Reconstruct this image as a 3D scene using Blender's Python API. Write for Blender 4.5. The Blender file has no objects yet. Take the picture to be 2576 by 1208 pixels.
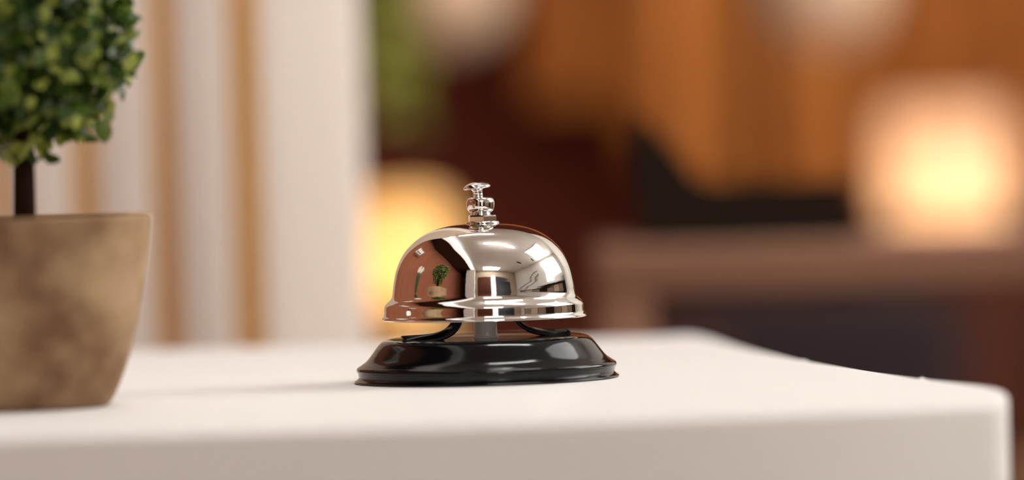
import bpy, bmesh, math, random
from mathutils import Vector, Matrix

random.seed(7)
C = bpy.context.scene.collection
SC = bpy.context.scene

# ------------------------------------------------------------------ camera
W, H = 2576, 1208
FPX = 12000.0                      # focal length in pixels (long lens)
DIST = 1.545                       # lens to bell
DESK = 0.74                        # desk height
ROLL = math.radians(1.6)
CAM = Vector((0.0, -DIST, DESK + 0.0773))


def cam_basis():
    tx, ty = (1225 - W / 2) / FPX, -(956 - H / 2) / FPX     # where the foot of the bell lies in the frame
    c, s = math.cos(ROLL), math.sin(ROLL)
    ux, uy = c * tx + s * ty, -s * tx + c * ty              # undo the roll
    d = Vector((0, 0, DESK)) - CAM
    yaw = math.atan2(-d.x, d.y) + math.atan(ux)             # + turns left
    el = math.atan2(d.z, math.hypot(d.x, d.y)) - math.atan(uy)
    fwd = Vector((-math.sin(yaw) * math.cos(el), math.cos(yaw) * math.cos(el), math.sin(el)))
    right = fwd.cross(Vector((0, 0, 1))).normalized()
    up = right.cross(fwd)
    r = right * c - up * s
    u = right * s + up * c
    return r, u, fwd


CR, CU, CF = cam_basis()
cam_data = bpy.data.cameras.new('camera')
cam = bpy.data.objects.new('camera', cam_data)
C.objects.link(cam)
m = Matrix((CR, CU, -CF)).transposed().to_4x4()
m.translation = CAM
cam.matrix_world = m
cam_data.sensor_width = 36.0
cam_data.lens = FPX * 36.0 / W
cam_data.clip_end = 60
cam_data.dof.use_dof = True
cam_data.dof.focus_distance = 1.535
cam_data.dof.aperture_fstop = 3.95
SC.camera = cam


def ray(px, py):
    return CR * ((px - W / 2) / FPX) + CU * (-(py - H / 2) / FPX) + CF


def at(px, py, Y):
    d = ray(px, py)
    return CAM + d * ((Y - CAM.y) / d.y)


def on_plane(px, py, z):
    d = ray(px, py)
    return CAM + d * ((z - CAM.z) / d.z)


# ------------------------------------------------------------------ world and exposure
world = bpy.data.worlds.new('world')
SC.world = world
world.use_nodes = True
world.node_tree.nodes['Background'].inputs[0].default_value = (1, 0.95, 0.9, 1)
world.node_tree.nodes['Background'].inputs[1].default_value = 0.02
SC.view_settings.view_transform = 'Standard'
SC.view_settings.look = 'None'
SC.view_settings.exposure = 0.0
SC.view_settings.gamma = 1.0
SC.view_settings.use_curve_mapping = False

# light strengths
TUBE = 70.0        # ceiling battens
PANEL_FILL = 18.0       # added ceiling panel, fill light for desk front and screen
BULB_LEFT = 20.0
BULB_RIGHT = 28.0
WINDOW = 9.0       # frosted window in the right wall


# ------------------------------------------------------------------ materials
def srgb(r, g, b):
    f = lambda c: c / 255 / 12.92 if c / 255 <= 0.04045 else ((c / 255 + 0.055) / 1.055) ** 2.4
    return (f(r), f(g), f(b), 1)


def mat(name, col, rough=0.5, metal=0.0, coat=0.0, noise=None, bump=0.0, bump_scale=60.0, spec=0.5, transl=0.0, stretch=None):
    """Principled material; noise = (scale, second colour, lo, hi) mixes a second colour in by object-space noise."""
    M = bpy.data.materials.new(name)
    M.use_nodes = True
    nt = M.node_tree
    p = nt.nodes['Principled BSDF']
    p.inputs['Base Color'].default_value = col
    p.inputs['Roughness'].default_value = rough
    p.inputs['Metallic'].default_value = metal
    p.inputs['Coat Weight'].default_value = coat
    p.inputs['Specular IOR Level'].default_value = spec
    tc = nt.nodes.new('ShaderNodeTexCoord')
    src = tc.outputs['Object']
    if stretch:
        mp = nt.nodes.new('ShaderNodeMapping')
        mp.inputs['Scale'].default_value = stretch
        nt.links.new(src, mp.inputs['Vector'])
        src = mp.outputs[0]
    if noise:
        sc, c2, lo, hi = noise
        n = nt.nodes.new('ShaderNodeTexNoise')
        n.inputs['Scale'].default_value = sc
        n.inputs['Detail'].default_value = 5
        nt.links.new(src, n.inputs['Vector'])
        r = nt.nodes.new('ShaderNodeValToRGB')
        r.color_ramp.elements[0].position = lo
        r.color_ramp.elements[0].color = col
        r.color_ramp.elements[1].position = hi
        r.color_ramp.elements[1].color = c2
        nt.links.new(n.outputs['Fac'], r.inputs['Fac'])
        nt.links.new(r.outputs['Color'], p.inputs['Base Color'])
    if bump:
        n = nt.nodes.new('ShaderNodeTexNoise')
        n.inputs['Scale'].default_value = bump_scale
        nt.links.new(src, n.inputs['Vector'])
        b = nt.nodes.new('ShaderNodeBump')
        b.inputs['Strength'].default_value = bump
        b.inputs['Distance'].default_value = 0.001
        nt.links.new(n.outputs['Fac'], b.inputs['Height'])
        nt.links.new(b.outputs['Normal'], p.inputs['Normal'])
    return M


def leaf_mat(name, dark, mid, light, rough=0.45, transl=0.35):
    M = bpy.data.materials.new(name)
    M.use_nodes = True
    nt = M.node_tree
    p = nt.nodes['Principled BSDF']
    out = nt.nodes['Material Output']
    g = nt.nodes.new('ShaderNodeNewGeometry')
    r = nt.nodes.new('ShaderNodeValToRGB')
    e = r.color_ramp.elements
    e[0].position, e[0].color = 0.0, dark
    e[1].position, e[1].color = 1.0, light
    k = e.new(0.55)
    k.color = mid
    nt.links.new(g.outputs['Random Per Island'], r.inputs['Fac'])
    nt.links.new(r.outputs['Color'], p.inputs['Base Color'])
    p.inputs['Roughness'].default_value = rough
    t = nt.nodes.new('ShaderNodeBsdfTranslucent')
    nt.links.new(r.outputs['Color'], t.inputs['Color'])
    mx = nt.nodes.new('ShaderNodeMixShader')
    mx.inputs[0].default_value = transl
    nt.links.new(p.outputs[0], mx.inputs[1])
    nt.links.new(t.outputs[0], mx.inputs[2])
    nt.links.new(mx.outputs[0], out.inputs['Surface'])
    return M


def glow(name, col, strength):
    M = bpy.data.materials.new(name)
    M.use_nodes = True
    p = M.node_tree.nodes['Principled BSDF']
    p.inputs['Base Color'].default_value = col
    p.inputs['Emission Color'].default_value = col
    p.inputs['Emission Strength'].default_value = strength
    return M


def shade_mat(name, col, t=0.75):
    M = bpy.data.materials.new(name)
    M.use_nodes = True
    nt = M.node_tree
    nt.nodes.remove(nt.nodes['Principled BSDF'])
    out = nt.nodes['Material Output']
    a = nt.nodes.new('ShaderNodeBsdfDiffuse')
    b = nt.nodes.new('ShaderNodeBsdfTranslucent')
    a.inputs['Color'].default_value = col
    b.inputs['Color'].default_value = col
    mx = nt.nodes.new('ShaderNodeMixShader')
    mx.inputs[0].default_value = t
    nt.links.new(a.outputs[0], mx.inputs[1])
    nt.links.new(b.outputs[0], mx.inputs[2])
    nt.links.new(mx.outputs[0], out.inputs['Surface'])
    return M


M = {}
M['desk'] = mat('desk_white', (0.785, 0.775, 0.765, 1), 0.5, spec=0.25, bump=0.12, bump_scale=900)
M['chrome'] = mat('polished_chrome', (0.86, 0.84, 0.815, 1), 0.035, 1.0, bump=0.006, bump_scale=1500)
M['chrome_soft'] = mat('satin_nickel', (0.94, 0.92, 0.89, 1), 0.34, 0.2, bump=0.1, bump_scale=900)
M['black'] = mat('black_enamel', (0.003, 0.003, 0.0035, 1), 0.10, spec=0.28)
M['black2'] = mat('black_steel', (0.006, 0.006, 0.009, 1), 0.18, coat=0.5)
M['pot'] = mat('clay_pot', srgb(168, 140, 108), 0.85, noise=(38, srgb(112, 82, 58), 0.36, 0.66), bump=0.3, bump_scale=500, spec=0.2)
M['soil'] = mat('dark_soil', (0.03, 0.02, 0.012, 1), 0.95, bump=0.8, bump_scale=400)
M['trunk'] = mat('dark_bark', (0.022, 0.010, 0.004, 1), 0.9, spec=0.08, bump=0.5, bump_scale=500)
M['leaf'] = leaf_mat('boxwood_leaf', (0.010, 0.030, 0.004, 1), (0.055, 0.115, 0.012, 1), (0.50, 0.56, 0.11, 1), rough=0.30)
M['core'] = mat('dark_core', (0.008, 0.018, 0.004, 1), 0.9)  # dark filler ball, shade between the leaves put into its colour
M['white_slat'] = mat('cream_paint', (0.90, 0.825, 0.755, 1), 0.6, spec=0.2)
M['tan'] = mat('tan_wood', srgb(214, 162, 82), 0.6, noise=(9, srgb(198, 142, 64), 0.35, 0.7), spec=0.2, stretch=(6, 6, 0.6))
M['wood'] = mat('orange_wood', srgb(192, 118, 48), 0.55, noise=(14, srgb(138, 72, 26), 0.35, 0.7), spec=0.25, stretch=(5, 5, 0.5))
M['wood_lamplit'] = mat('orange_wood_lamplit', srgb(216, 140, 68), 0.55, noise=(14, srgb(176, 102, 44), 0.35, 0.7), spec=0.25, stretch=(5, 5, 0.5))  # lamp light on some slats, put into a lighter wood colour
M['darkwall'] = mat('oxblood_paint', (0.086, 0.015, 0.008, 1), 0.8, noise=(2, (0.074, 0.015, 0.008, 1), 0.4, 0.6), spec=0.1)
M['nearblack'] = mat('black_brown_board', (0.014, 0.008, 0.004, 1), 0.7, spec=0.15)
M['terracotta'] = mat('terracotta_paint', (0.34, 0.125, 0.068, 1), 0.75, noise=(3, (0.31, 0.110, 0.059, 1), 0.4, 0.6), spec=0.15)
M['brownceil'] = mat('dark_brown_ceiling', (0.05, 0.022, 0.014, 1), 0.8, noise=(3, (0.04, 0.018, 0.012, 1), 0.4, 0.6))
M['whitewall'] = mat('white_paint', (0.74, 0.72, 0.68, 1), 0.7, noise=(2, (0.70, 0.68, 0.64, 1), 0.4, 0.6), spec=0.15)
M['greige'] = mat('greige_paint', (0.44, 0.35, 0.255, 1), 0.75, noise=(2, (0.41, 0.325, 0.235, 1), 0.4, 0.6), spec=0.15)
M['umber'] = mat('umber_paint', (0.26, 0.19, 0.14, 1), 0.75, noise=(2, (0.23, 0.165, 0.12, 1), 0.4, 0.6), spec=0.15)
M['floor'] = mat('stone_floor', srgb(142, 106, 76), 0.5, noise=(4, srgb(122, 90, 64), 0.4, 0.6))
M['counter'] = mat('mauve_brown_laminate', srgb(146, 108, 88), 0.6, noise=(8, srgb(134, 96, 76), 0.4, 0.6), spec=0.2)
M['fabric'] = mat('charcoal_fabric', (0.030, 0.022, 0.024, 1), 0.95, bump=0.4, bump_scale=400, spec=0.1)
M['cabinet'] = mat('brown_cabinet', srgb(80, 34, 14), 0.6, noise=(10, srgb(62, 24, 9), 0.35, 0.7), stretch=(4, 4, 0.5), spec=0.2)
M['beige'] = mat('beige_cushion', srgb(146, 110, 84), 0.9, bump=0.3, bump_scale=300, spec=0.1)
M['globe'] = glow('softly_lit_globe', (0.64, 0.44, 0.29, 1), 0.26)
M['bronze'] = mat('bronze', (0.16, 0.09, 0.04, 1), 0.4, 0.8)
M['lampbase'] = mat('sand_ceramic', srgb(222, 180, 118), 0.5)
M['shade_y'] = shade_mat('amber_shade', (0.96, 0.72, 0.42, 1))
M['shade_p'] = shade_mat('peach_shade', (0.97, 0.70, 0.55, 1))
M['bulb_y'] = glow('warm_bulb', (1.0, 0.78, 0.44, 1), BULB_LEFT)
M['bulb_p'] = glow('peach_bulb', (1.0, 0.77, 0.46, 1), BULB_RIGHT)
M['tube'] = glow('fluorescent_tube', (1.0, 0.982, 0.955, 1), TUBE)
M['window'] = glow('frosted_window_light', (1.0, 0.96, 0.90, 1), WINDOW)
M['beam_glow'] = glow('glowing_beam_white', (1.0, 0.955, 0.92, 1), 1.0)
M['tube_dim'] = glow('small_tube', (1.0, 0.982, 0.955, 1), 14.0)
M['soft_fill'] = glow('added_soft_fill', (1.0, 0.982, 0.955, 1), 5.0)
M['panel'] = glow('added_fill_panel', (1.0, 0.982, 0.955, 1), PANEL_FILL)
M['vine'] = leaf_mat('trailing_leaf', (0.15, 0.17, 0.014, 1), (0.30, 0.32, 0.026, 1), (0.46, 0.48, 0.08, 1), transl=0.25)
M['stem'] = mat('green_stem', (0.03, 0.07, 0.012, 1), 0.6)
M['petal'] = mat('cream_petal', (0.85, 0.78, 0.66, 1), 0.6)
M['vase'] = mat('white_ceramic', (0.80, 0.77, 0.72, 1), 0.25)
M['plastic'] = mat('white_plastic', (0.80, 0.78, 0.75, 1), 0.35)
M['grey'] = mat('grey_plastic', (0.12, 0.12, 0.12, 1), 0.5)
M['navy'] = mat('blue_black_door', (0.012, 0.014, 0.022, 1), 0.4)


# ------------------------------------------------------------------ mesh helpers
def obj(name, bm, m_, parent=None, smooth=True, loc=None):
    me = bpy.data.meshes.new(name)
    bmesh.ops.recalc_face_normals(bm, faces=bm.faces)
    bm.to_mesh(me)
    bm.free()
    if smooth:
        for p in me.polygons:
            p.use_smooth = True
    me.materials.append(m_)
    o = bpy.data.objects.new(name, me)
    C.objects.link(o)
    if parent:
        o.parent = parent
    if loc is not None:
        o.location = loc
    return o


def tag(o, label, cat, group=None):
    o['label'] = label
    o['category'] = cat
    if group:
        o['group'] = group
    return o


def thing(name, label, cat, loc, group=None, rz=0.0):
    o = bpy.data.objects.new(name, None)
    C.objects.link(o)
    o.empty_display_size = 0.05
    o.location = loc
    o.rotation_euler = (0, 0, rz)
    return tag(o, label, cat, group)


def struct(name, bm, m_, smooth=False):
    o = obj(name, bm, m_, smooth=smooth)
    o['kind'] = 'structure'
    return o


def lathe(prof, n=96, bm=None, closed=False):
    """Surface of revolution of [(r, z)]; r = 0 makes a pole."""
    bm = bm or bmesh.new()
    rings = []
    for r, z in prof:
        if r < 1e-7:
            rings.append([bm.verts.new((0, 0, z))])
        else:
            rings.append([bm.verts.new((r * math.cos(2 * math.pi * i / n), r * math.sin(2 * math.pi * i / n), z)) for i in range(n)])
    pairs = list(zip(rings, rings[1:]))
    if closed:
        pairs.append((rings[-1], rings[0]))
    for a, b in pairs:
        for i in range(n):
            j = (i + 1) % n
            if len(a) == 1 and len(b) == 1:
                continue
            if len(a) == 1:
                bm.faces.new((a[0], b[j], b[i]))
            elif len(b) == 1:
                bm.faces.new((a[i], a[j], b[0]))
            else:
                bm.faces.new((a[i], a[j], b[j], b[i]))
    return bm


def spline(pts, k=6):
    """Catmull-Rom through the points of a profile (any dimension)."""
    out = []
    n = len(pts)
    P = [Vector(p) for p in pts]
    for i in range(n - 1):
        a, b, c, d = P[max(i - 1, 0)], P[i], P[i + 1], P[min(i + 2, n - 1)]
        for s in range(k):
            t = s / k
            out.append(0.5 * ((2 * b) + (c - a) * t + (2 * a - 5 * b + 4 * c - d) * t * t + (3 * b - a - 3 * c + d) * t ** 3))
    out.append(P[-1])
    return out


def prof(pts, k=6):
    return [(max(v.x, 0.0), v.y) for v in spline(pts, k)]


def box(x0, x1, y0, y1, z0, z1, bevel=0.0, seg=3, bm=None):
    b2 = bmesh.new()
    v = [b2.verts.new((x, y, z)) for x in (x0, x1) for y in (y0, y1) for z in (z0, z1)]
    for f in ((0, 1, 3, 2), (4, 6, 7, 5), (0, 4, 5, 1), (2, 3, 7, 6), (0, 2, 6, 4), (1, 5, 7, 3)):
        b2.faces.new([v[i] for i in f])
    bmesh.ops.recalc_face_normals(b2, faces=b2.faces)
    if bevel:
        bmesh.ops.bevel(b2, geom=b2.edges[:], offset=bevel, segments=seg, affect='EDGES', profile=0.5)
    if bm is None:
        return b2
    me = bpy.data.meshes.new('tmp')
    b2.to_mesh(me)
    b2.free()
    bm.from_mesh(me)
    bpy.data.meshes.remove(me)
    return bm


def prism(outline, z0, z1, bevel=0.0, seg=4):
    bm = bmesh.new()
    lo = [bm.verts.new((x, y, z0)) for x, y in outline]
    hi = [bm.verts.new((x, y, z1)) for x, y in outline]
    n = len(outline)
    bm.faces.new(lo[::-1])
    bm.faces.new(hi)
    side = []
    for i in range(n):
        j = (i + 1) % n
        side.append(bm.faces.new((lo[i], lo[j], hi[j], hi[i])))
    bmesh.ops.recalc_face_normals(bm, faces=bm.faces)
    if bevel:
        top = [e for e in bm.edges if all(abs(v.co.z - z1) < 1e-6 for v in e.verts)]
        bmesh.ops.bevel(bm, geom=top, offset=bevel, segments=seg, affect='EDGES', profile=0.5)
    return bm


def tube(path, r, n=14, bm=None, caps=True):
    """Round tube along a path; r a number or one per point."""
    bm = bm or bmesh.new()
    P = [Vector(p) for p in path]
    R = r if isinstance(r, (list, tuple)) else [r] * len(P)
    rings = []
    side = None
    for i, p in enumerate(P):
        t = (P[min(i + 1, len(P) - 1)] - P[max(i - 1, 0)]).normalized()
        if side is None:
            side = t.cross(Vector((0, 0, 1)) if abs(t.z) < 0.9 else Vector((1, 0, 0))).normalized()
        else:
            side = (side - t * side.dot(t)).normalized()
        q = t.cross(side)
        rings.append([bm.verts.new(p + (side * math.cos(2 * math.pi * k / n) + q * math.sin(2 * math.pi * k / n)) * R[i]) for k in range(n)])
    for a, b in zip(rings, rings[1:]):
        for k in range(n):
            bm.faces.new((a[k], a[(k + 1) % n], b[(k + 1) % n], b[k]))
    if caps:
        bm.faces.new(rings[0][::-1])
        bm.faces.new(rings[-1])
    return bm


def strap(path, across, w, t, twist=0.0):
    """Flat bar of width w and thickness t along a path; across = direction of its width."""
    bm = bmesh.new()
    P = [Vector(p) for p in path]
    rings = []
    nrd = 3
    for i, p in enumerate(P):
        tg = (P[min(i + 1, len(P) - 1)] - P[max(i - 1, 0)]).normalized()
        a = Vector(across)
        a = (a - tg * a.dot(tg)).normalized()
        nn = tg.cross(a)
        a, nn = a * math.cos(twist) + nn * math.sin(twist), nn * math.cos(twist) - a * math.sin(twist)
        ring = []
        hw, ht, rr = w / 2, t / 2, t * 0.45
        for sx, sy, a0 in ((1, 1, 0), (-1, 1, 90), (-1, -1, 180), (1, -1, 270)):
            for k in range(nrd):
                an = math.radians(a0 + 90 * k / (nrd - 1))
                ring.append(bm.verts.new(p + a * (sx * (hw - rr) + rr * math.cos(an)) + nn * (sy * (ht - rr) + rr * math.sin(an))))
        rings.append(ring)
    n = len(rings[0])
    for a, b in zip(rings, rings[1:]):
        for k in range(n):
            bm.faces.new((a[k], a[(k + 1) % n], b[(k + 1) % n], b[k]))
    bm.faces.new(rings[0][::-1])
    bm.faces.new(rings[-1])
    return bm


def add_leaf(bm, base, direction, normal, length, width, curl=0.25):
    d = Vector(direction).normalized()
    n = Vector(normal)
    n = (n - d * n.dot(d))
    n = n.normalized() if n.length > 1e-6 else d.orthogonal().normalized()
    s = d.cross(n)
    rows = ((0.0, 0.12), (0.25, 0.8), (0.55, 1.0), (0.82, 0.7), (1.0, 0.08))
    prev = None
    for t, w in rows:
        c = Vector(base) + d * length * t - n * (curl * length * t * t)
        l = bm.verts.new(c - s * width * w * 0.5 + n * width * w * 0.16)
        mid = bm.verts.new(c)
        r = bm.verts.new(c + s * width * w * 0.5 + n * width * w * 0.16)
        if prev:
            bm.faces.new((prev[0], prev[1], mid, l))
            bm.faces.new((prev[1], prev[2], r, mid))
        prev = (l, mid, r)


def rand_dir():
    while True:
        v = Vector((random.uniform(-1, 1), random.uniform(-1, 1), random.uniform(-1, 1)))
        if 0.05 < v.length < 1:
            return v.normalized()


# ------------------------------------------------------------------ the room
XL, XR, YF, YB, ZC = -2.30, 3.20, -5.2, 3.25, 2.85
COLY = -2.70
PARTY = -3.40                      # white room's front wall
BEAM = (-0.86, -0.56)
struct('floor', box(XL - 0.1, XR + 0.1, YF - 0.1, YB + 0.1, -0.1, 0), M['floor'])
struct('wall_back', box(XL - 0.1, 1.0, YB, YB + 0.1, 0, ZC), M['darkwall'])
struct('wall_back_right', box(1.0, XR + 0.1, YB, YB + 0.1, 0, ZC), M['whitewall'])
struct('wall_left', prism([(-2.40, YF), (-1.15, YB), (-1.30, YB), (-2.55, YF)], 0, ZC), M['terracotta'])
struct('wall_right', box(XR, XR + 0.1, PARTY, YB, 0, ZC), M['whitewall'])
struct('wall_front', box(BEAM[1], XR + 0.1, PARTY - 0.1, PARTY, 0, ZC), M['greige'])
struct('wall_front_left', box(XL - 0.1, BEAM[1], YF - 0.1, YF, 0, ZC), M['terracotta'])
struct('wall_passage', box(BEAM[0], BEAM[1], YF, COLY - 0.25, 0, ZC), M['umber'])
struct('ceiling', box(BEAM[1], XR, PARTY, YB, ZC, ZC + 0.1), M['whitewall'])
struct('ceiling_left', box(XL, BEAM[0], YF, YB, ZC, ZC + 0.1), M['brownceil'])
struct('trim_1', box(BEAM[0], BEAM[1], COLY, YB, ZC - 0.10, ZC + 0.1), M['whitewall'])
struct('trim_2', box(-1.16, BEAM[1], COLY - 0.25, COLY, 0, ZC), M['whitewall'])
struct('door_1', box(1.00, 2.35, PARTY, PARTY + 0.05, 0, 2.2), M['navy'])
struct('door_2', box(-0.42, 0.58, PARTY, PARTY + 0.05, 0, 2.15), M['cabinet'])
struct('window_2', box(0.64, 0.92, PARTY, PARTY + 0.03, 0.3, 2.25), M['window'])
struct('window_1', box(XR - 0.02, XR + 0.01, 0.1, 2.3, 1.50, 2.60), M['window'])
struct('trim_3', box(XR - 0.04, XR + 0.01, 1.17, 1.23, 1.50, 2.60), M['whitewall'])
lin = thing('beam_glow_strip', 'long glowing strip added under the white ceiling beam beside the dark brown ceiling', 'light', ((BEAM[0] + BEAM[1]) / 2, 0, ZC - 0.10))  # added glow that makes the plain white beam look bright
obj('housing', box(-0.14, 0.14, COLY + 0.02, YB - 0.4, -0.03, -0.0005, 0.004, 2), M['plastic'], lin)
obj('glow_face', box(-0.13, 0.13, COLY + 0.03, YB - 0.41, -0.036, -0.029), M['beam_glow'], lin)

# ------------------------------------------------------------------ reception desk
def flat(px, py):
    p = on_plane(px, py, DESK)
    return (p.x, p.y)


right_edge = [flat(x, y) for x, y in ((2518, 978), (2485, 971), (2400, 961), (2348, 955), (2336, 951), (2328, 947), (2316, 947), (2306, 950), (2200, 934), (2046, 910), (2034, 905), (2022, 905), (1960, 892), (1900, 879), (1850, 866), (1810, 854), (1782, 847))]
f0, f1 = Vector(flat(200, 1097)), Vector(flat(1480, 1060))
fr = Vector(flat(2500, 1016))
b0, b1 = Vector(flat(500, 877)), Vector(flat(1640, 846))
fd, bd = (f0 - f1).normalized(), (b0 - b1).normalized()
desk_outline = [tuple(f0 + fd * 0.55), tuple(f1), tuple(fr), flat(2518, 1012), flat(2530, 1003), flat(2536, 992), flat(2532, 985)] + right_edge + [flat(1740, 841), flat(1690, 843), tuple(b1), tuple(b0 + bd * 0.55)]
desk = obj('reception_desk', prism(desk_outline, 0.0, DESK, 0.0018, 4), M['desk'])
tag(desk, 'white reception desk with softly rounded edges carrying the chrome call bell', 'desk')

# ------------------------------------------------------------------ the call bell
S = 0.085 / 660                   # metres per photo pixel at the bell
bell = thing('service_bell', 'chrome domed service bell on a round black base on the white desk', 'bell', (0, 0, DESK + 0.0001))
sp = lambda pts: [(r * S, z * S) for r, z in pts]

base_prof = ([(0, 3), (318, 3)] + [(329, 0), (333, 1.5), (333, 3.5)] + prof([(332, 5), (326, 9), (322.5, 13), (322.5, 15)], 4)
             + prof([(322.5, 15), (324.5, 25), (326.5, 28), (327.5, 32), (325, 38), (316, 44), (301, 55), (287, 72), (275, 88), (266, 98), (257, 104), (245, 107), (232, 107.5)], 6)
             + [(215, 106.5), (120, 105.5), (40, 106), (0, 106)])
obj('base', lathe(sp(base_prof), 160), M['black'], bell)['label'] = 'glossy black stepped base'

outer = [(248, 151)] + prof([(252, 150.4), (255.5, 151.5), (256.6, 153.2), (255.2, 157), (251.6, 161.5), (250.3, 167), (249.6, 182), (247, 189), (241, 195.5), (234, 202), (230, 209), (228, 218), (227, 228), (224, 247), (216.5, 279), (203, 309), (185, 333), (160, 355), (128, 372), (90, 383), (45, 388.5), (0, 389.5)], 8)
inner = prof([(0, 381), (90, 375), (150, 352), (195, 312), (215, 270), (220, 225), (222, 212), (236, 192), (244, 170), (247, 151.5)], 5)
dm = obj('dome', lathe(sp(outer + inner), 192, closed=True), M['chrome'], bell, loc=(-3.0 * S, 0, 4 * S))
dm.scale = (1.005, 1.005, 1)
dm['label'] = 'polished chrome dome'
dm.rotation_euler = (0, math.radians(0.2), 0)

obj('post', lathe(sp([(0, 106), (33, 106), (30, 109), (28.5, 113), (28.5, 300), (0, 300)]), 48), M['chrome_soft'], bell)['label'] = 'chrome post'

# strap that carries the striker, bent down to the base on both sides
p_l = [(-205, -105, 110), (-180, -92, 110.5), (-150, -77, 111), (-120, -61, 114), (-96, -49, 122), (-80, -41, 135), (-71, -36, 150), (-66, -34, 168), (-62, -32, 190)]
p_r = [(207, 75, 113.5), (200, 72, 110), (175, 63, 110.5), (145, 52, 113), (115, 41, 120), (95, 34, 131), (82, 30, 143), (73, 26, 158), (66, 24, 178), (62, 22, 195)]
for path, ac, tw in ((p_l, (0.45, -0.89, 0), 0.5), (p_r, (-0.34, 0.94, 0), -0.4)):
    obj('bracket_arm', strap([v * S for v in spline(path, 5)], ac, 32 * S, 9 * S, tw), M['black2'], bell)['label'] = 'bent black bracket arm under the dome'

# nut and plunger
nut = obj('nut', lathe(sp([(0, 386), (41, 386), (42, 389), (42, 396), (40, 399), (0, 399)]), 64), M['chrome'], bell)
hexbm = bmesh.new()
for a, b in (((37, 398), (38.5, 399)), ((38.5, 399), (38.5, 412)), ((38.5, 412), (35, 415))):
    pass
levels = ((0, 398), (38, 398), (39, 399.5), (39, 411), (36, 414.5), (0, 414.5))
rot = math.radians(-86)
rings = []
for r, z in levels:
    if r == 0:
        rings.append([hexbm.verts.new((0, 0, z * S))])
    else:
        rings.append([hexbm.verts.new((r * S * math.cos(rot + k * math.pi / 3), r * S * math.sin(rot + k * math.pi / 3), z * S)) for k in range(6)])
for a, b in zip(rings, rings[1:]):
    for k in range(6):
        j = (k + 1) % 6
        if len(a) == 1:
            hexbm.faces.new((a[0], b[j], b[k]))
        elif len(b) == 1:
            hexbm.faces.new((a[k], a[j], b[0]))
        else:
            hexbm.faces.new((a[k], a[j], b[j], b[k]))
obj('hex_nut', hexbm, M['chrome'], bell, smooth=False)

knob_prof = [(0, 412), (25, 412), (24.5, 420)] + prof([(24.5, 420), (28, 422.5), (33.5, 429), (35.5, 440), (34.5, 450), (30, 457), (22, 460), (13, 460.5)], 6) + [(0, 460.5)]
obj('collar_ball', lathe(sp(knob_prof), 64), M['chrome'], bell, loc=(-4.0 * S, 0, 0))
plunger_prof = [(0, 455), (12, 455), (12, 474)] + prof([(12, 474), (14, 479), (20, 482)], 4) + prof([(32, 482), (34.3, 484), (33, 487.5), (26, 493), (14, 497.5), (0, 499)], 6)
pl = obj('plunger', lathe([(r * S, (z - 458) * S) for r, z in plunger_prof], 64), M['chrome'], bell, loc=(-9.0 * S, 0, 458 * S))
pl.rotation_euler = (math.radians(2), math.radians(-5.8), 0)

# ------------------------------------------------------------------ potted topiary
PX, PY = -0.1392, -0.090
top_ = thing('potted_topiary', 'small round clipped topiary in a tapered clay pot on the desk', 'plant', (PX, PY, DESK + 0.0001))
mm = 0.001
pot_prof = [(0, 0), (22.5, 0)] + prof([(22.5, 0), (24, 0.8), (26.5, 5), (30, 14), (33.5, 27), (36.3, 41), (37.9, 52), (38.3, 57), (37.6, 58.2), (36.2, 58), (35.5, 56)], 6) + prof([(35.5, 56), (34, 40), (30, 20)], 4) + [(0, 20)]
obj('pot', lathe([(r * mm, z * mm) for r, z in pot_prof], 96), M['pot'], top_)['label'] = 'mottled clay pot'
obj('soil', lathe([(0, 0.0535), (0.02, 0.0533), (0.0355, 0.052), (0.0355, 0.045), (0, 0.045)], 48), M['soil'], top_)
obj('trunk', tube([(-0.0006, 0, 0.045), (-0.0002, 0, 0.065), (0.0, 0, 0.080), (0.0, 0, 0.11)], [0.0037, 0.0034, 0.0032, 0.003], 16), M['trunk'], top_)
BZ, BR = 0.1120, 0.0345
bm = bmesh.new()
bmesh.ops.create_icosphere(bm, subdivisions=4, radius=BR * 0.68)
for v in bm.verts:
    v.co *= 1 + 0.08 * math.sin(v.co.x * 300) * math.sin(v.co.y * 260 + 1) * math.sin(v.co.z * 280)
    v.co.z += BZ
core = obj('dark_core', bm, M['core'], top_)
bm = bmesh.new()
for i in range(2500):
    n = rand_dir()
    lump = 0.985 + 0.085 * math.sin(n.x * 9 + 1) * math.sin(n.y * 8 + n.z * 6) + 0.065 * math.sin(n.z * 11 + n.x * 5)
    rr = BR * random.choice((random.uniform(0.60, 0.80), random.uniform(0.80, 0.98))) * lump
    d = (n * random.uniform(0.2, 1.0) + rand_dir() * 0.8).normalized()
    L = random.uniform(0.0045, 0.0072)
    add_leaf(bm, Vector((0, 0, BZ)) + n * rr, d, n + rand_dir() * 0.6, L, L * random.uniform(0.62, 0.85), random.uniform(0.05, 0.35))
obj('foliage', bm, M['leaf'], top_)

# ------------------------------------------------------------------ slatted screen behind the desk
SY = 0.65
scr = thing('slatted_screen', 'tall cream slatted screen with tan wooden strips behind the desk', 'screen', (0, SY, 0))


def screen_x(px):
    return at(px, 500, SY).x


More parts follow.
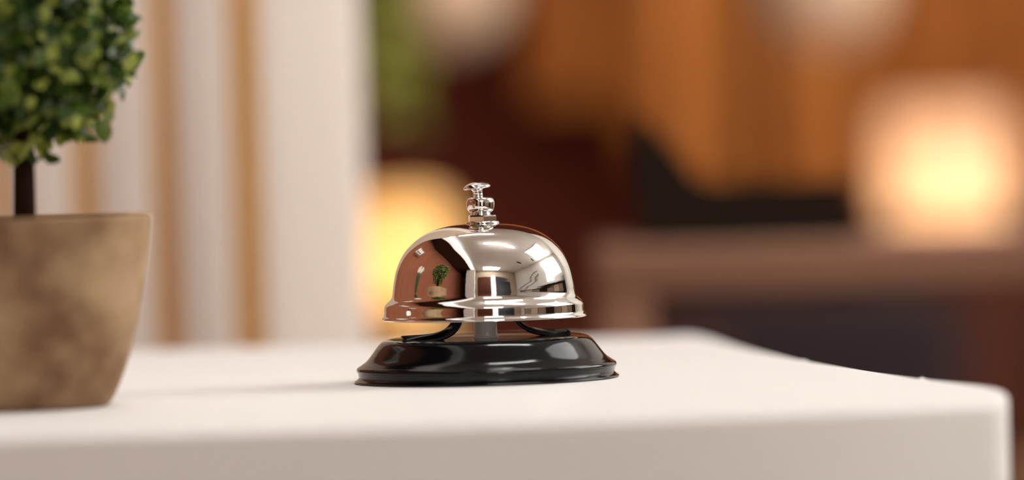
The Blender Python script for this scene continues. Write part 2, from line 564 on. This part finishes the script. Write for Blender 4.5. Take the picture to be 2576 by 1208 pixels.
def half_round(x0, x1, depth, z0, z1, n=20, flatness=0.35):
    bm = bmesh.new()
    prof_ = []
    for i in range(n + 1):
        a = math.pi * i / n
        cx = math.copysign(abs(math.cos(a)) ** 0.9, math.cos(a))
        prof_.append(((x0 + x1) / 2 - (x1 - x0) / 2 * cx, -depth * math.sin(a) ** flatness if 0 < i < n else 0))
    prof_ += [(x1, 0.012), (x0, 0.012)]
    lo = [bm.verts.new((x, y, z0)) for x, y in prof_]
    hi = [bm.verts.new((x, y, z1)) for x, y in prof_]
    k = len(prof_)
    for i in range(k):
        j = (i + 1) % k
        bm.faces.new((lo[i], lo[j], hi[j], hi[i]))
    bm.faces.new(lo[::-1])
    bm.faces.new(hi)
    return bm


for a, b in ((-590, -425), (-380, -225), (-180, -20), (25, 190), (242, 392), (443, 588)):
    obj('slat', half_round(screen_x(a), screen_x(b), 0.010, 0.02, 1.55), M['white_slat'], scr, smooth=False)
for a, b in ((-425, -380), (-225, -180), (-20, 25), (186, 244), (388, 445), (588, 648)):
    obj('wooden_strip', box(screen_x(a), screen_x(b), -0.007, 0.010, 0.02, 1.55, 0.001, 2), M['tan'], scr)
w_ = half_round(0, screen_x(925) - screen_x(645) + 0.0008, 0.006, 0.02, 1.55)
w_ = obj('slat', w_, M['white_slat'], scr, smooth=False, loc=(screen_x(650), 0, 0))
w_.rotation_euler = (0, 0, math.radians(24))
w_['label'] = 'wide cream slat turned towards the light'
obj('bottom_rail', box(screen_x(-590), screen_x(925), -0.02, 0.03, 0, 0.02, 0.003, 2), M['tan'], scr)
obj('top_rail', box(screen_x(-590), screen_x(925), -0.012, 0.02, 1.55, 1.58, 0.003, 2), M['tan'], scr)

# ------------------------------------------------------------------ left lamp on its console
LY = 1.90
lp = at(1012, 640, LY)
sc_l = FPX / (LY + DIST)            # pixels per metre there
console_z = lp.z - 0.075
cons = thing('console_table', 'dark console table behind the desk carrying the yellow lamp', 'table', (lp.x + 0.03, LY, 0))
obj('table_top', box(-0.20, 0.20, -0.13, 0.13, console_z - 0.025, console_z, 0.003), M['cabinet'], cons)
for sx in (-1, 1):
    for sy in (-1, 1):
        obj('leg', box(sx * 0.18 - 0.015, sx * 0.18 + 0.015, sy * 0.11 - 0.015, sy * 0.11 + 0.015, 0, console_z - 0.025, 0.002), M['cabinet'], cons)
lampl = thing('table_lamp', 'glowing yellow table lamp on a console behind the bell', 'lamp', (lp.x, LY, console_z + 0.0002))
obj('base', lathe(prof([(0, 0), (0.030, 0), (0.034, 0.006), (0.033, 0.022), (0.030, 0.032), (0.012, 0.038), (0, 0.038)], 4), 48), M['lampbase'], lampl)
obj('shade', lathe(prof([(0.033, 0.040), (0.0365, 0.060), (0.0375, 0.085), (0.035, 0.106), (0.028, 0.117), (0.006, 0.120)], 5), 64), M['shade_y'], lampl)
bm = bmesh.new()
bmesh.ops.create_uvsphere(bm, u_segments=20, v_segments=12, radius=0.011)
obj('bulb', bm, M['bulb_y'], lampl, loc=(0, 0, 0.070))
obj('finial', lathe([(0, 0.119), (0.006, 0.119), (0.006, 0.123), (0.002, 0.125), (0, 0.125)], 24), M['bronze'], lampl)

# ------------------------------------------------------------------ side table at the right with lamp
TY = 0.70
tA, tB = at(1502, 600, TY), at(3000, 600, TY)
tz = at(1900, 612, TY).z
th = 0.0235
tab = thing('side_table', 'narrow mauve brown side table with square legs between the desk and the peach lamp', 'table', (0, 0, 0))
obj('table_top', box(tA.x, tB.x, TY, TY + 0.14, tz - th, tz, 0.003), M['counter'], tab)
for x in (tA.x + 0.0008, tB.x - 0.026):
    for y in (TY + 0.001, TY + 0.112):
        obj('leg', box(x, x + 0.025, y, y + 0.025, 0, tz - th, 0.002), M['counter'], tab)

RY = 2.62
rp = at(2385, 655, RY)
p0, p1 = at(2130, 655, RY), at(3000, 655, RY)
side = thing('sideboard', 'reddish brown wooden sideboard behind the side table carrying the peach lamp', 'sideboard', (p0.x, RY + 0.02, 0))
wd = p1.x - p0.x
obj('body', box(0, wd, -0.14, 0.12, 0.06, rp.z, 0.003), M['cabinet'], side)
for k in range(2):
    dr = obj('door', box(wd * k / 2 + 0.005, wd * (k + 1) / 2 - 0.005, -0.155, -0.14, 0.08, rp.z - 0.02, 0.003), M['cabinet'], side)
    obj('knob', lathe([(0, 0), (0.004, 0.002), (0.008, 0.012), (0.006, 0.018), (0, 0.019)], 20), M['bronze'], dr, loc=(wd / 2 + (-0.03, 0.03)[k], -0.155, rp.z - 0.15)).rotation_euler = (math.pi / 2, 0, 0)
for x in (0.01, wd - 0.04):
    for y in (-0.13, 0.08):
        obj('foot', box(x, x + 0.03, y, y + 0.03, 0, 0.06, 0.002), M['cabinet'], side)
lampr = thing('table_lamp', 'glowing peach lamp with two bulbs on the sideboard at the right', 'lamp', (rp.x, RY, rp.z + 0.0002))
obj('base', lathe(prof([(0, 0), (0.040, 0), (0.042, 0.004), (0.012, 0.010), (0.006, 0.016), (0.006, 0.07), (0, 0.07)], 4), 40), M['bronze'], lampr)
obj('shade', lathe([(0.053, 0.036), (0.056, 0.06), (0.054, 0.120), (0.050, 0.134), (0.046, 0.136)], 64), M['shade_p'], lampr)
for dx in (-0.009, 0.010):
    bm = bmesh.new()
    bmesh.ops.create_uvsphere(bm, u_segments=16, v_segments=10, radius=0.0105)
    obj('bulb', bm, M['bulb_p'], lampr, loc=(dx, -0.006, 0.058))

# ------------------------------------------------------------------ wooden slats hanging in front of the back wall
WY = 3.16
hang = thing('wooden_slat_screen', 'orange wooden slats hanging high beside the peach lamp, stepped at the left', 'screen', (0, 0, 0))
edges = [(1335, 1415, 262), (1420, 1500, 256), (1548, 1592, 300), (1596, 1642, 420), (1646, 1702, 470), (1706, 1762, 480), (1766, 1838, 490), (1842, 1886, 480), (1950, 2000, 485), (2004, 2080, 490), (2084, 2160, 490), (2164, 2240, 480), (2244, 2320, 470), (2324, 2400, 470), (2404, 2480, 470), (2484, 2560, 470), (2564, 2640, 470), (2644, 2720, 470)]
for i, (a, b, yb) in enumerate(edges):
    pa, pb = at(a, yb, WY), at(b, yb, WY)
    dy = (0.0, 0.012, 0.004, 0.016)[i % 4]
    obj('slat', box(pa.x, pb.x, WY + dy, WY + dy + 0.02, pa.z, 1.45, 0.002, 2), M['wood_lamplit' if i in (4, 5, 6, 8, 9, 10) else 'wood'], hang)
pa, pb = at(1330, 0, WY), at(2725, 0, WY)
obj('top_rail', box(pa.x, pb.x, WY - 0.002, YB - 0.001, 1.45, 1.50, 0.003, 2), M['wood'], hang)

# ------------------------------------------------------------------ document holder on the side table
HY0, HY1 = TY + 0.030, TY + 0.105
hold = thing('document_holder', 'black brown document holder with a sloping side on the side table', 'document holder', (0, 0, 0))
hp = [at(x, y, HY0) for x, y in ((1606, 296), (1622, 292), (1640, 306), (1680, 352), (1720, 404), (1748, 438), (1775, 455), (1800, 460), (2138, 452))]
hz = tz + 0.0002
xz = [(hp[0].x, hz)] + [(p.x, p.z) for p in hp] + [(hp[-1].x + 0.0015, hz)]


def holder_side(y0, y1):
    bm = bmesh.new()
    a = [bm.verts.new((x, y0, z)) for x, z in xz]
    b = [bm.verts.new((x, y1, z)) for x, z in xz]
    n = len(xz)
    bm.faces.new(a)
    bm.faces.new(b[::-1])
    for i in range(n):
        bm.faces.new((a[i], a[(i + 1) % n], b[(i + 1) % n], b[i]))
    return bm


for y0, y1 in ((HY0, HY0 + 0.003), (HY1 - 0.003, HY1)):
    obj('side_panel', holder_side(y0, y1), M['nearblack'], hold, smooth=False)
x0, x1 = hp[0].x, hp[-1].x
obj('back_panel', box(x0, x0 + 0.003, HY0 + 0.003, HY1 - 0.003, hz + 0.003, hp[1].z - 0.001), M['nearblack'], hold)
obj('front_panel', box(x1 - 0.003, x1, HY0 + 0.003, HY1 - 0.003, hz + 0.003, hp[-1].z - 0.001), M['nearblack'], hold)
obj('bottom_panel', box(x0, x1, HY0 + 0.003, HY1 - 0.003, hz, hz + 0.003), M['nearblack'], hold)

# ------------------------------------------------------------------ pendant globes
for px, py, R, Y, lab in ((2080, -42, 0.056, 2.75, 'pale round pendant globe hanging above the peach lamp'), (1135, -22, 0.050, 2.75, 'pale round pendant globe hanging beside the trailing plant')):
    p = at(px, py, Y)
    g = thing('pendant_lamp', lab, 'lamp', p, 'pale pendant globes')
    bm = bmesh.new()
    bmesh.ops.create_uvsphere(bm, u_segments=32, v_segments=20, radius=R)
    obj('globe', bm, M['globe'], g)
    obj('cap', lathe([(0, R * 0.95), (0.014, R * 0.95), (0.014, R * 1.15), (0.004, R * 1.25), (0, R * 1.25)], 24), M['bronze'], g)
    obj('cord', tube([(0, 0, R * 1.2), (0, 0, ZC - p.z)], 0.002, 8), M['bronze'], g)

# ------------------------------------------------------------------ trailing plant
VY = 1.70
v0 = at(966, -60, VY)
vine = thing('trailing_plant', 'green trailing plant hanging beside the cream screen', 'plant', v0)
bm = bmesh.new()
sb = bmesh.new()
for s in range(9):
    x0, y0 = random.uniform(-0.014, 0.012), random.uniform(-0.012, 0.012)
    ln = random.uniform(0.06, 0.098)
    pts = [(x0 * 0.3, y0 * 0.3, 0.05), (x0, y0, 0), (x0 + 0.004 * math.sin(s), y0, -ln * 0.5), (x0 + 0.006 + 0.004 * math.cos(s), y0, -ln)]
    tube(pts, 0.0008, 6, bm=sb)
    for k in range(15):
        t = k / 14
        c = Vector((x0 + 0.006 * t, y0, 0.03 - (ln + 0.03) * t))
        d = Vector((random.uniform(-1, 1), random.uniform(-1, 0.6), random.uniform(-1.2, -0.1)))
        add_leaf(bm, c, d, (0, -1, 0.3), random.uniform(0.012, 0.018), random.uniform(0.009, 0.013), 0.2)
obj('leaves', bm, M['vine'], vine)
obj('stems', sb, M['stem'], vine)
obj('hanging_basket', lathe([(0, 0.045), (0.03, 0.046), (0.045, 0.075), (0.050, 0.11), (0.046, 0.11), (0.03, 0.08), (0, 0.075)], 40), M['bronze'], vine)
obj('cord', tube([(0, 0, 0.07), (0, 0, ZC - v0.z)], 0.0015, 8), M['bronze'], vine)

# ------------------------------------------------------------------ furniture under and beside the side table
p0, p1 = at(1640, 770, 2.07), at(2420, 770, 2.07)
bench = thing('bench', 'low charcoal upholstered bench below the peach lamp, in front of the sideboard', 'bench', (0, 0, 0))
obj('seat', box(p0.x, p1.x, 2.07, 2.33, 0.42, p0.z, 0.02, 4), M['fabric'], bench)
for x in (p0.x + 0.02, p1.x - 0.05):
    for y in (2.09, 2.28):
        obj('leg', box(x, x + 0.03, y, y + 0.03, 0, 0.43, 0.003), M['nearblack'], bench)
p0 = at(2535, 1192, 1.5)
st = thing('stool', 'beige cushioned stool low behind the right end of the desk', 'stool', (p0.x + 0.15, 1.6, 0))
obj('seat', lathe(prof([(0, p0.z), (0.12, p0.z), (0.145, p0.z - 0.012), (0.15, p0.z - 0.035), (0.14, p0.z - 0.06), (0, p0.z - 0.06)], 5), 48), M['beige'], st)
for k in range(4):
    a = math.pi / 4 + k * math.pi / 2
    obj('leg', tube([(0.09 * math.cos(a), 0.09 * math.sin(a), p0.z - 0.06), (0.12 * math.cos(a), 0.12 * math.sin(a), 0)], 0.012, 12), M['cabinet'], st)

# ------------------------------------------------------------------ things of the room that the dome mirrors
vs = thing('flower_vase', 'slim green stems with cream flowers in a white vase, mirrored left in the dome', 'vase', (-0.43, 0.03, DESK + 0.0001))
obj('vase', lathe(prof([(0, 0), (0.022, 0), (0.026, 0.004), (0.032, 0.02), (0.028, 0.036), (0.016, 0.046), (0.018, 0.052)], 4) + [(0.014, 0.050), (0.012, 0.03), (0, 0.03)], 48), M['vase'], vs)
fb, ff = bmesh.new(), bmesh.new()
for k in range(36):
    a = 2 * math.pi * k / 9 + random.uniform(-0.2, 0.2)
    h = random.uniform(0.15, 0.20)
    sp_ = random.uniform(0.006, 0.030)
    tube([(0, 0, 0.035), (0.5 * sp_ * math.cos(a), 0.5 * sp_ * math.sin(a), 0.1), (sp_ * math.cos(a), sp_ * math.sin(a), h)], 0.0026, 8, bm=fb)
for k in range(9):
    a = 2 * math.pi * k / 9 + 0.3
    d = Vector((0.32 * math.cos(a), 0.32 * math.sin(a), 1)).normalized()
    b = Vector((0.024 * math.cos(a), 0.024 * math.sin(a), 0.17))
    for q in range(3):
        add_leaf(ff, b, d + rand_dir() * 0.12, (math.cos(a), math.sin(a), 0.2), 0.075, 0.022, 0.08)
obj('stems', fb, M['stem'], vs)
obj('blossoms', ff, M['petal'], vs)

ac = thing('air_conditioner', 'white wall air conditioner high on the terracotta wall, mirrored in the dome', 'air conditioner', (-1.447, 1.25, 1.98), rz=math.radians(-8.41))
obj('casing', box(0.002, 0.17, -0.36, 0.36, -0.13, 0.13, 0.02, 4), M['plastic'], ac)
obj('vent', box(0.165, 0.173, -0.30, 0.30, -0.09, -0.03, 0.002, 2), M['grey'], ac)


def batten(loc, lx, ly, label, tube_mat='tube'):
    t = thing('ceiling_light', label, 'light', loc, 'white ceiling battens')
    obj('housing', box(-lx / 2, lx / 2, -ly / 2, ly / 2, -0.03, -0.0005, 0.006, 2), M['plastic'], t)
    for s in (-1, 1):
        if lx > ly:
            pth = [(-lx / 2 + 0.02, s * ly * 0.28, -0.048), (lx / 2 - 0.02, s * ly * 0.28, -0.048)]
        else:
            pth = [(s * lx * 0.28, -ly / 2 + 0.02, -0.048), (s * lx * 0.28, ly / 2 - 0.02, -0.048)]
        obj('tube', tube(pth, 0.018, 14), M[tube_mat], t)
    return t


batten((0.50, 0.12, ZC), 0.95, 0.16, 'long white twin tube ceiling light right above the desk')
batten((-0.12, 1.40, ZC), 0.70, 0.16, 'short white twin tube ceiling light behind the desk', 'tube_dim')


def panel(loc, lx, ly, label, pm='panel'):
    t = thing('ceiling_light', label, 'light', loc)
    obj('frame', box(-lx / 2, lx / 2, -ly / 2, ly / 2, -0.02, -0.0005, 0.003, 2), M['plastic'], t)
    obj('glow_face', box(-lx / 2 + 0.02, lx / 2 - 0.02, -ly / 2 + 0.02, ly / 2 - 0.02, -0.026, -0.018), M[pm], t)
    return t


panel((2.25, 0.85, ZC), 1.3, 1.7, 'large soft fill panel added under the ceiling between the desk and the window', 'soft_fill')  # added source that brightens the desk top and the bell base
panel((0.6, -2.7, ZC), 1.2, 0.6, 'flat fill panel added under the ceiling near the blue black door')  # added behind the camera to light surfaces facing it
sh = thing('shelf_unit', 'long low dark shelf unit under the window at the right wall', 'shelf', (XR - 0.001, 0, 0))
obj('body', box(-0.40, 0, -2.6, 2.4, 0.0, 1.21, 0.005), M['nearblack'], sh)
obj('shelf_top', box(-0.44, 0, -2.62, 2.42, 1.211, 1.27, 0.004), M['nearblack'], sh)
for k in range(8):
    obj('cupboard_door', box(-0.415, -0.4001, -2.55 + 0.615 * k, -1.97 + 0.615 * k, 0.06, 1.16, 0.004), M[('umber', 'greige', 'umber', 'nearblack')[k % 4]], sh)
for k, (za, zb, lab) in enumerate(((1.55, 2.05, 'thin dark cable slung high across the right wall'), (1.35, 1.80, 'thin dark cable slung lower across the right wall'))):
    tag(obj('cable', tube([(XR - 0.03, -3.3 + 0.45 * q, za + (zb - za) * q / 6 - 0.05 * math.sin(math.pi * q / 6) + 0.04 * (q % 2)) for q in range(7)], 0.018, 8), M['grey']), lab, 'cable')
for x, y, lab in ((2.10, -1.25, 'dark slotted ceiling vent nearer to the front wall'), (2.65, -0.25, 'dark slotted ceiling vent nearer to the right wall')):
    v = thing('ceiling_vent', lab, 'vent', (x, y, ZC), 'dark ceiling vents')
    obj('frame', box(-0.20, 0.20, -0.06, 0.06, -0.02, -0.0005, 0.004, 2), M['grey'], v)
    for k in range(4):
        obj('slat', box(-0.18, 0.18, -0.045 + k * 0.026, -0.033 + k * 0.026, -0.026, -0.019), M['nearblack'], v)
